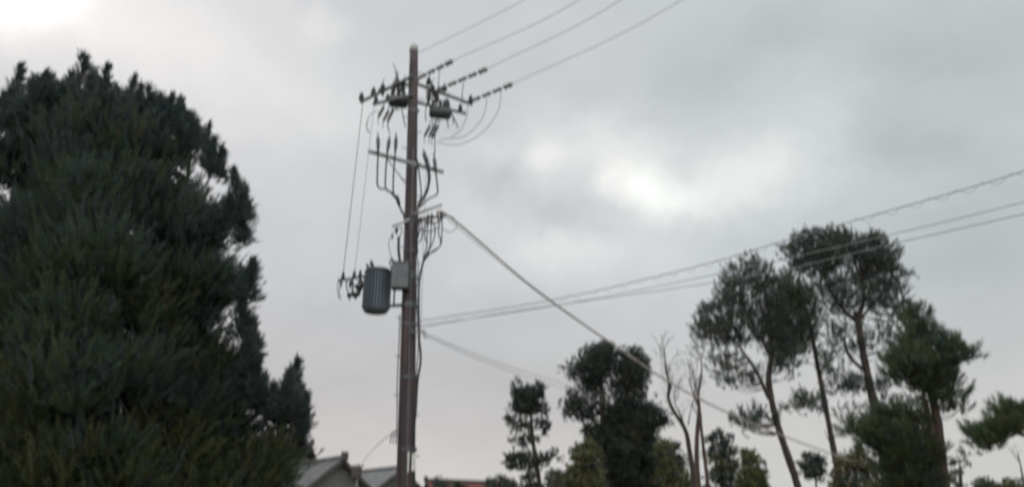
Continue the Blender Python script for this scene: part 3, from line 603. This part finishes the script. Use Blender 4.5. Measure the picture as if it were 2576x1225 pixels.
# switches
def switch(px, py, w, Y, label, leads_):
    c = P(px, py, Y); root = thing('load_switch', tuple(float(v) for v in c)); tag(root, label, 'switch', 'drum shaped switches on the pole head')
    b = MB(); ax = np.array([1, .1, -.06]); L_ = w
    b.lathe(c - unit(ax) * L_ / 2, ax, [(0, .08), (.03, .15), (.07, .175), (L_ - .07, .175), (L_ - .03, .15), (L_, .08)], 20); b.build('body', switch_m, root, True)
    for i in range(3):
        for s in (-1, 1):
            p_ = c + unit(ax) * (i - 1) * w * .3 + np.array([0, s * .10, .10]); b = MB(); h = .20
            b.lathe(p_, (0, s * .45, 1), [(0, .035), (.03, .05), (.07, .03), (.10, .048), (.14, .03), (.17, .042), (h, .02)], 10); b.build('bushing', porc_dark, root, True)
    b = MB(); b.tube([c + [-.05, 0, -.15], c + [-.05, 0, -.26]], .02, 8); b.tube([c + [-.12, 0, -.26], c + [.06, 0, -.26]], .012, 8); b.build('handle', galv_dark, root)
    b = MB(); hz = c + [0, 0, .2]; b.bar(c + [0, .16, .1], c + [0, .2, .5], .04, .02); b.bar(c + [-.2, .18, .3], c + [.2, .18, .3], .04, .02); b.build('bracket', galv_dark, root)
    for q, lab in leads_: wire('jumper_lead', [P(x, y, Y - .05) for x, y in q], .014, rubber, lab, 'cable', 'jumper leads around the pole head')
switch(1002, 255, .52, YP + .25, 'dark drum switch left of the pole on the upper arm', [
    ([(984, 262), (985, 280), (979, 300), (975, 315), (980, 334)], 'kinked lead dangling from the left end of the left switch'), ([(1010, 270), (1013, 290), (1020, 320)], 'short lead dropping from the left switch toward the pole')])
switch(1107, 283, .60, YP + .45, 'dark drum switch right of the pole below the insulators', [
    ([(1096, 296), (1094, 340), (1093, 385), (1092, 400)], 'long vertical lead from the right switch down to the cable heads'), ([(1130, 280), (1142, 298), (1152, 322)], 'heavy slanting lead at the right end of the right switch'),
    ([(1122, 296), (1126, 310), (1127, 322)], 'stub lead under the right switch nearest its right end'), ([(1086, 298), (1088, 315), (1082, 340)], 'short lead under the left end of the right switch'),
    ([(1076, 250), (1070, 280), (1071, 305)], 'thin lead hugging the right side of the pole head'), ([(1128, 272), (1138, 290), (1140, 312)], 'curled lead just inside the heavy slanting one')])
# fuse cutouts left and right below the switches
def cutout(px, py, ln, label, lean=0.25, Y=YP + .3):
    a, e = P(px + ln * lean, py - ln / 2, Y), P(px - ln * lean, py + ln / 2, Y); root = thing('fuse_cutout', tuple(float(v) for v in e)); tag(root, label, 'fuse', 'fuse cutouts under the upper arms')
    b = MB(); d = e - a; l_ = np.linalg.norm(d); b.lathe(a, d, [(0, .02), (.03, .045), (l_ * .3, .03), (l_ * .35, .05), (l_ * .6, .03), (l_ * .65, .05), (l_, .02)], 10); b.build('barrel', porc_dark, root, True)
    b = MB(); b.bar(a, a + [0, 0, .16], .02, .02); b.build('hanger', galv_dark, root); b = MB(); b.tube([e, e + [0.01, 0, -.2]], .009, 6); b.build('lead', rubber, root)
for q in ((958, 282, 28, 'grey fuse cutout, outermost left below the upper arm'), (970, 292, 28, 'fuse cutout second from the left below the upper arm'), (982, 290, 30, 'dark fuse cutout nearest the pole on its left side'),
          (1074, 330, 28, 'fuse cutout nearest the pole on its right side'), (1086, 330, 30, 'fuse cutout under the right switch, left one of the close pair'), (1094, 332, 34, 'fuse cutout under the right switch, right one of the close pair')): cutout(*q)
# surge arresters crowding the arms
def arrester(px, py, ln, label, Y, tilt=0):
    a, e = P(px + tilt, py - ln / 2, Y), P(px - tilt, py + ln / 2, Y); root = thing('surge_arrester', tuple(float(v) for v in e)); tag(root, label, 'arrester', 'surge arresters around the pole head')
    d = e - a; l_ = np.linalg.norm(d); pf = [(0, .025)]
    for i in range(5): z = l_ * (.08 + .17 * i); pf += [(z, .035), (z + .01, .062), (z + l_ * .09, .05), (z + l_ * .11, .035)]
    b = MB(); b.lathe(a, d, pf + [(l_, .03)], 12); b.build('barrel', porc_dark, root, True)
    b = MB(); b.tube([a, a + [0, 0, .12], a + [.05, 0, .2]], .010, 6); b.build('lead', rubber, root)
    b = MB(); b.bar(e + [0, .02, .04], e + [0, .14, .04], .035, .02); b.build('bracket', galv_dark, root)
for q in ((962, 226, 26, 'arrester on the upper arm left of the left switch, outermost', YP + .55, 0), (990, 222, 32, 'arrester standing over the left end of the left switch', YP + .35, 2), (1000, 214, 34, 'tall dark arrester above the middle of the left switch', YP + .3, -2),
          (1014, 218, 26, 'arrester wedged between the left switch and the pole', YP + .25, 1), (1079, 238, 34, 'arrester beside the pole above the right switch, nearest the pole', YP + .2, 1), (1089, 228, 30, 'arrester below the middle insulator string root', YP + .4, -2),
          (1098, 246, 30, 'arrester above the left end of the right switch', YP + .45, 1), (1126, 262, 24, 'arrester over the right end of the right switch', YP + .5, -2)): arrester(*q)
b = MB(); b.bar(P(1022, 214, YP + .22), P(1040, 205, YP + .16), .06, .06); b.bar(P(952, 226, YP + .7), P(1024, 211, YP + .22), .05, .05); b.build('crossarm', galv_dark, pole)
# big loops on the right
for pts, lab in (([(1225, 246), (1218, 285), (1200, 315), (1165, 344), (1105, 350)], 'inner one of the two big slack loops below the lowest string'),
                 ([(1261, 228), (1252, 280), (1213, 333), (1154, 364), (1100, 358)], 'outer one of the two big slack loops below the lowest string'),
                 ([(1176, 262), (1174, 290), (1160, 325), (1135, 345)], 'short slack loop hanging from the right arm end'),
                 ([(926, 300), (922, 320), (930, 332)], 'short curl of wire below the outer left arm'), ([(965, 278), (935, 285), (921, 315), (928, 335)], 'wide curl of wire hanging under the left arm')):
    wire('jumper_loop', [P(x, y, YP + .5) for x, y in pts], .010, wire_m, lab, 'cable', 'slack loops under the pole head')
# drop wires to the transformer
wire('drop_wire', [P(913, 254, 19.0), P(887, 480, 18.6), P(862, 697, 18.3)], .009, rubber, 'left one of two straight wires dropping to the transformer', 'cable', 'straight wires dropping to the transformer')
wire('drop_wire', [P(941, 262, 18.8), P(917, 470, 18.5), P(890, 699, 18.2)], .007, wire_m, 'right and thinner of two straight wires dropping to the transformer', 'cable', 'straight wires dropping to the transformer')

# lower arm with cable heads
zl = zof(1036, 417); cL = pole_at(zl); lL, lR = PH(929, 389, zl), PH(1116, 441, zl)
m = MB(); m.bar(lL + [0, -.19, 0], lR + [0, -.19, 0], .075, .075); arm3 = m.build('crossarm', galv, pole)
m = MB(); m.bar(cL - [0, .1, .7], lL * .6 + cL * .4 - [0, .15, .02], .03, .01); m.build('brace', galv_dark, arm3)
def head(pts, y0, y1, label, Yo):
    Y = YP + Yo; p = [P(x, y, Y) for x, y in pts]; root = thing('sealing_end', tuple(float(v) for v in p[-1])); tag(root, label, 'cable termination', 'cable terminations on the lower arm')
    a, e = p[0], p[1]; d = e - a; l_ = np.linalg.norm(d); b = MB()
    b.lathe(a, d, [(0, .012), (l_ * .15, .018), (l_ * .3, .03), (l_ * .34, .055), (l_ * .42, .035), (l_ * .46, .058), (l_ * .54, .036), (l_ * .58, .058), (l_ * .66, .036), (l_ * .7, .055), (l_ * .78, .034), (l_, .026)], 12); b.build('termination', porc_dark, root, True)
    b = MB(); b.tube(spline(p[1:], 6), .021, 8); b.build('cable', rubber, root, True)
def yo(px):   # depth of the lower arm at that px
    t = (px - 929) / (1116 - 929); return float((lL + (lR - lL) * t)[1] - YP - .28)
head([(950, 332), (951, 384), (949, 430), (951, 470), (975, 478), (996, 500)], 0, 0, 'upright cable head, leftmost on the lower crossarm', yo(950))
head([(980, 338), (974, 384), (970, 430), (970, 474), (985, 484), (998, 500)], 0, 0, 'tilted cable head, middle one left of the pole', yo(972))
head([(996, 332), (994, 384), (990, 430), (989, 482), (998, 498)], 0, 0, 'tilted cable head closest to the pole on its left', yo(992))
head([(1064, 374), (1071, 410), (1077, 440), (1075, 470), (1062, 498), (1052, 512)], 0, 0, 'short bent cable head closest to the pole on its right', yo(1072))
head([(1068, 380), (1080, 432), (1081, 450), (1076, 478), (1066, 500), (1052, 520)], 0, 0, 'heavy dark cable head, middle one right of the pole', yo(1080))
head([(1090, 384), (1096, 436), (1099, 460), (1099, 488), (1078, 500), (1052, 524)], 0, 0, 'long cable head, rightmost on the lower crossarm', yo(1096))
b = MB(); q = P(997, 492, YP - .12); e = P(1005, 520, YP - .15); d = e - q; b.lathe(q, d, [(0, .03), (.04, .05), (np.linalg.norm(d) * .6, .05), (np.linalg.norm(d), .025)], 10)
b.tube(spline([e, P(1016, 545, YP - .18), P(1022, 600, YP - .22), P(1024, 720, YP - .22)], 6), .024, 8)
tag(b.build('cable_joint', rubber, None, True), 'thick black joint where the left cable heads gather into the pole', 'cable joint')
wire('riser_cable', [P(1049, 400, YP - .1), P(1056, 450, YP - .12), P(1059, 494, YP - .12), P(1051, 522, YP - .15), P(1049, 640, YP - .18)], .018, rubber, 'black cable bowing out right of the pole below the crossarm', 'cable')

# low-voltage rack
zr = zof(1050, 540)
m = MB(); m.tube([P(1040, 540, YP - .15), P(1111, 515, YP - .45)], .035, 10); m.tube([P(1030, 552, YP - .2), P(986, 570, YP - .2)], .03, 10); rack = m.build('rack_tube', cap_m, pole, True)
m = MB(); m.bar(P(1040, 552, YP - .1), P(1120, 544, YP - .3), .05, .05); m.build('rack_arm', galv_dark, pole)
for x0, x1, y0, y1 in ((1072, 1081, 538, 576), (1082, 1090, 536, 572), (1105, 1116, 530, 558), (1054, 1062, 545, 562), (993, 1002, 572, 590), (984, 990, 590, 602)):
    a = P((x0 + x1) / 2, y0, YP - .28); h = (y1 - y0) / F * 19.6; insulator(a, (0, 0, -1), h, (x1 - x0) / 2 / F * 19.6 * 1.15, rack, porc_dark, 2)
lv = [([(1053, 552), (1055, 580), (1050, 600)], 1), ([(1060, 555), (1062, 585), (1058, 605), (1050, 612)], 2), ([(1075, 572), (1074, 600), (1072, 625), (1064, 650)], 3), ([(1084, 570), (1083, 600), (1080, 622), (1068, 648)], 4),
      ([(1091, 560), (1094, 585), (1088, 610), (1078, 632)], 5), ([(1106, 556), (1103, 585), (1108, 612), (1098, 628), (1078, 640)], 6), ([(1112, 556), (1111, 590), (1107, 618), (1085, 634), (1064, 660)], 7), ([(1050, 590), (1060, 578), (1084, 582), (1104, 570)], 8), ([(1070, 556), (1068, 590), (1072, 610)], 9)]
lvl = {1: 'shortest cable looping at the pole side below the service rack', 2: 'short hooked cable next to the pole below the service rack', 3: 'cable hanging from the first rack insulator', 4: 'cable hanging from the second rack insulator',
       5: 'bowed cable between the rack insulators and the outermost pair', 6: 'inner cable of the outermost pair under the service rack', 7: 'outermost long cable sweeping under the service rack', 8: 'cable running crosswise linking the rack insulators', 9: 'thin straight cable behind the first rack insulator'}
for pts, k_ in lv: wire('service_cable', [P(x, y, YP - .22 - .02 * (k_ % 3)) for x, y in pts], .015, rubber, lvl[k_], 'cable', 'black cables under the service rack')
wire('riser_cable', [P(1078, 634, YP - .2), P(1066, 655, YP - .2), P(1057, 690, YP - .2), P(1053, 730, YP - .2), P(1053, 800, YP - .2), P(1054, 850, YP - .2), P(1058, 905, YP - .2), P(1050, 960, YP - .2), P(1046, 1030, YP - .2), P(1042, 1090, YP - .2), P(1042, 1300, YP - .2)], .026, rubber, 'thick black cable bulging out along the lower right side of the pole', 'cable')
wire('riser_cable', [P(1044, 600, YP - .2), P(1052, 680, YP - .2), P(1047, 740, YP - .22), P(1052, 860, YP - .22), P(1046, 960, YP - .22), P(1043, 1040, YP - .22)], .012, rubber, 'thin black cable weaving between the pole and the thick bulging cable', 'cable')
wire('riser_cable', [P(1006, 790, YP - .15), P(1003, 870, YP - .15), P(999, 960, YP - .15), P(998, 1060, YP - .15), P(996, 1118, YP - .15)], .012, rubber, 'thin cable hanging along the lower left side of the pole', 'cable')
wire('riser_cable', [P(1073, 400, YP + .1), P(1066, 560, YP), P(1062, 700, YP - .1), P(1060, 780, YP - .1), P(1055, 860, YP - .15)], .006, wire_m, 'thin grey wire standing off the right side of the pole', 'cable')
wire('service_cable', [P(1003, 596, YP - .15), P(1002, 625, YP - .2), P(1006, 660, YP - .2)], .034, rubber, 'fat black cable entering the grey box from above', 'cable')
wire('service_cable', [P(990, 580, YP - .15), P(978, 610, YP - .15), P(982, 640, YP - .15), P(990, 672, YP - .15)], .008, rubber, 'thin loop of cable left of the fat one above the grey box', 'cable')
wire('service_cable', [P(996, 575, YP - .15), P(1010, 572, YP - .15), P(1008, 590, YP - .2), P(998, 600, YP - .18)], .012, rubber, 'curled cable at the left rack insulator', 'cable')

# transformer
c = P(948, 730, YP + .05); tz0, tz1 = zof(948, 786), zof(948, 680)
tr = thing('transformer', (float(c[0]), float(c[1]), float(tz0))); tag(tr, 'dark grey ribbed drum transformer bolted to the left of the pole', 'transformer')
h = tz1 - tz0; rt = .30
b = MB(); b.lathe((c[0], c[1], tz0), (0, 0, 1), [(0, .20), (.02, .27), (.07, rt), (h - .05, rt), (h - .04, rt + .02), (h, rt + .02), (h + .02, rt), (h + .07, .16), (h + .09, .02)], 36); b.build('tank', tank_m, tr, True)
for i in range(28):
    a = i * 2 * math.pi / 28; o = np.array([math.cos(a), math.sin(a), 0]); b = MB(); b.box(np.array([c[0], c[1], (tz0 + tz1) / 2]) + o * (rt + .02), (.022, .026, h - .22), o); b.build('cooling_fin', tank_m, tr)
for i in range(3):
    a = R(120 + 60 * i); o = np.array([math.cos(a), math.sin(a), 0]); p0 = np.array([c[0], c[1], tz1 + .02]) + o * .2
    b = MB(); b.lathe(p0, o * .6 + np.array([0, 0, 1]), [(0, .04), (.03, .055), (.06, .035), (.09, .05), (.12, .033), (.16, .04), (.19, .015)], 10); b.build('bushing', porc_dark, tr, True)
b = MB()
for zz in (tz0 + .18, tz1 - .12): b.bar(np.array([c[0] + rt, c[1], zz]), pole_at(zz), .08, .06); b.lathe(pole_at(zz) - [0, 0, .05], (0, 0, 1), [(0, pr(zz) + .012), (.1, pr(zz) + .012)], 20)
b.build('bracket', galv_dark, tr)
m = MB(); m.bar(P(850, 706, YP + .2), P(925, 694, YP + .2), .05, .05); ta = m.build('outrigger_arm', galv_dark, tr)
for x, y, hh, rr, dn in ((862, 703, .20, .06, 1), (890, 700, .20, .06, 1), (905, 698, .2, .055, 1), (858, 708, .15, .04, -1), (906, 700, .38, .07, -1), (882, 706, .2, .05, -1)): insulator(P(x, y, YP + .18), (0, 0, dn), hh, rr, ta, porc_dark)
for i, (pts, r_, lab) in enumerate((([(853, 700), (849, 720), (852, 752)], .01, 'outermost thin wire curling down left of the transformer'), ([(860, 705), (854, 730), (857, 755)], .008, 'second thin wire curling down left of the transformer'),
                         ([(872, 706), (872, 725), (880, 742), (898, 748)], .016, 'wire looping under the outrigger arm to the fuses'), ([(886, 704), (888, 722), (884, 738)], .022, 'stout vertical lead in the middle of the outrigger arm'),
                         ([(893, 752), (905, 735), (912, 715), (906, 700)], .022, 'stout lead curling up against the transformer'))): wire('transformer_lead', [P(x, y, YP + .12) for x, y in pts], r_, rubber, lab, 'cable', 'leads left of the transformer')
for x, y, lab in ((882, 744, 'dark fuse block hanging lowest left of the transformer'), (895, 742, 'dark fuse block next to the transformer tank'), (902, 722, 'upper dark fuse block against the transformer tank')):
    a = P(x, y, YP + .1); root = thing('fuse_block', tuple(float(v) for v in a)); tag(root, lab, 'fuse', 'fuse blocks left of the transformer')
    b = MB(); b.lathe(a - [.09, 0, 0], (1, .2, .35), [(0, .03), (.02, .07), (.08, .07), (.1, .045), (.13, .07), (.17, .07), (.2, .03)], 12); b.build('body', porc_dark, root, True)
    b = MB(); b.tube([a - [.02, 0, 0], a + [-.02, 0, -.11]], .016, 6); b.tube([a, a + [.02, 0, .14]], .014, 6); b.build('terminal', galv_dark, root)
# grey box
bx = thing('control_box', tuple(float(v) for v in P(1006, 726, YP - .3))); tag(bx, 'light grey steel box strapped on the pole beside the transformer', 'electrical box')
c0, c1 = P(988, 664, YP - .32), P(1026, 727, YP - .32); cc = (c0 + c1) / 2; w_, h_ = c1[0] - c0[0], c0[2] - c1[2]
b = MB(); b.box(cc, (w_, .26, h_)); b.build('case', box_m, bx)
b = MB(); b.box(cc + [0, -.137, 0], (w_ - .03, .012, h_ - .04)); dr_ = b.build('door', box_m, bx); b = MB(); b.box(cc + [w_ * .36, -.152, 0], (.02, .018, .09)); b.build('handle', galv_dark, dr_)
b = MB(); b.box(cc + [0, 0, h_ / 2 + .012], (w_ + .04, .31, .024)); b.build('rain_hood', box_m, bx)
b = MB(); b.bar(cc + [0, .12, .15], pole_at(cc[2] + .15), .06, .04); b.bar(cc + [0, .12, -.15], pole_at(cc[2] - .15), .06, .04); b.build('bracket', galv_dark, bx)
wire('service_cable', [P(993, 727, YP - .2), P(991, 750, YP - .15), P(992, 768, YP - .1), P(1006, 770, YP - .12)], .02, rubber, 'cable from the grey box hooking round to the pole below', 'cable')
wire('service_cable', [P(984, 690, YP - .1), P(984, 674, YP - .1), P(980, 660, YP - .05), P(986, 650, YP - .1), P(992, 664, YP - .2)], .016, rubber, 'cable bridging the transformer lid and the grey box', 'cable')

# far-running cables
def clamp(p, label):
    b = MB(); b.lathe(p - [.04, 0, .0], (1, -.2, .1), [(0, .02), (.02, .035), (.08, .035), (.12, .015)], 10); return b
p0 = P(1128, 543, YP - .3)
wire('thick_cable', [P(1052, 552, YP - .15), P(1100, 560, YP - .3), p0, P(1340, 722, 23), P(1530, 858, 27.5), P(1690, 964, 31), P(1843, 1043, 34.5), P(2040, 1122, 38.5), P(2420, 1258, 47)], .027, beige_m, 'thick pale brown cable sloping from the pole down to the right across the trees', 'cable', k=10)
wire('thick_cable', [P(1122, 548, YP - .3), P(1340, 726, 23), P(1530, 861, 27.5), P(1690, 968, 31), P(1843, 1046, 34.5), P(2040, 1126, 38.5), P(2420, 1262, 47)], .009, wire_m, 'thinner cable lashed below the thick pale brown cable', 'cable', k=10)
wire('cable_loop', [P(1112, 575, YP - .3), P(1130, 584, YP - .3), P(1148, 572, YP - .3), P(1142, 550, YP - .3), P(1128, 543, YP - .3)], .010, wire_m, 'small slack loop hanging where the thick pale brown cable starts', 'cable')
def comm(pxs, zc, r, label, **k):
    pts = [pole_at(zof(1040, pxs[0][1]))] + [PH(x, y, zc) for x, y in pxs]; return wire('communication_cable', pts, r, wire_m, label, 'cable', 'cables running right from the middle of the pole', k=10, ext=30, **k), np.array(pts)
zc = zof(1060, 806)
w1, pw = comm([(1062, 806), (1400, 752), (1760, 668), (2000, 597), (2300, 512), (2575, 430), (3000, 285)], zc, .0075, 'uppermost right going cable wrapped with spiral hanger')
comm([(1062, 818), (1400, 768), (1800, 690), (2250, 588), (2575, 508), (3000, 395)], zc - .05, .007, 'middle right going cable below the spiral one')
comm([(1062, 823), (1300, 782), (1860, 700), (2250, 612), (2575, 538), (3000, 435)], zc - .09, .0075, 'lowest of the three right going cables')
sp_ = spline(pw[1:], 60); seg = np.linalg.norm(np.diff(sp_, axis=0), axis=1); cum = np.r_[0, np.cumsum(seg)]; Lh = cum[-1]; tt = np.arange(0, Lh, .04)
hx = np.stack([np.interp(tt, cum, sp_[:, i]) for i in range(3)], 1); dd = unit(np.gradient(hx, axis=0)); u = unit(np.cross(dd, [0, 0, 1.])); v = np.cross(u, dd); ph = tt * 2 * math.pi / .38
hx = hx + u * (np.cos(ph) * .045)[:, None] + v * (np.sin(ph) * .045 - .035)[:, None]
b = MB(); b.tube(hx, .0035, 4, False); tag(b.build('spiral_hanger', wire_m), 'fine wire coil wound round the uppermost right going cable', 'cable hanger')
for yy, lab, ye in ((836, 'upper of two thin wires falling from the pole to the middle trees', 968), (842, 'lower of two thin wires falling from the pole to the middle trees', 982)):
    wire('service_wire', [pole_at(zof(1040, yy)), P(1066, yy + 2, YP), P(1240, (yy + ye) / 2 + 6, 25), P(1430, ye, 33), P(1560, ye + 38, 40)], .009, wire_m, lab, 'cable', 'thin wires falling toward the middle trees')
b = MB(); a = P(1064, 838, YP - .1); b.tube(spline([a, a + [.04, 0, .04], a + [.07, 0, 0], a + [.02, 0, -.06], a + [.06, 0, -.12], a + [.1, 0, -.1]], 5), .010, 6); b.bar(pole_at(a[2] + .05) , a + [0.02, 0, .05], .03, .03)
tag(b.build('cable_hook', galv_dark), 'small curled steel hook on the right side of the pole under the cables', 'hook')
wire('service_wire', [P(985, 1092, YP + .1), P(960, 1110, YP + 4), P(925, 1145, YP + 14), P(905, 1178, YP + 22)], .010, wire_m, 'short curved wire from low on the pole to the small roof mast', 'cable')
for x0, lab in ((985, 'left one of two small drooping hooks low on the pole'), (991, 'right one of two small drooping hooks low on the pole')):
    b = MB(); b.tube(spline([P(1006, 1084, YP), P(x0 + 3, 1086, YP), P(x0 - 1, 1098, YP), P(x0 - 4 + (x0 > 988) * 2, 1116, YP)], 5), .012, 6); tag(b.build('wire_hook', galv_dark), lab, 'hook', 'small drooping hooks low on the pole')
# roof mast on the ground beside the house
c = P(900, 1180, YP + 22); root = thing('service_mast', (float(c[0]), float(c[1]), 0)); tag(root, 'short dark service mast between the two tiled roofs', 'mast')
b = MB(); b.tube([(c[0], c[1], 0), (c[0], c[1], c[2] + .25)], .05, 10); b.build('post', galv_dark, root, True)
b = MB(); b.box((c[0] - .05, c[1], c[2] - .15), (.45, .25, .5)); b.build('meter_box', fascia, root)
b = MB(); b.bar((c[0] - .3, c[1], c[2] + .15), (c[0] + .3, c[1], c[2] + .15), .06, .06); b.build('arm', galv_dark, root)
for o in list(S.objects):
    if '_o' in o: del o['_o']
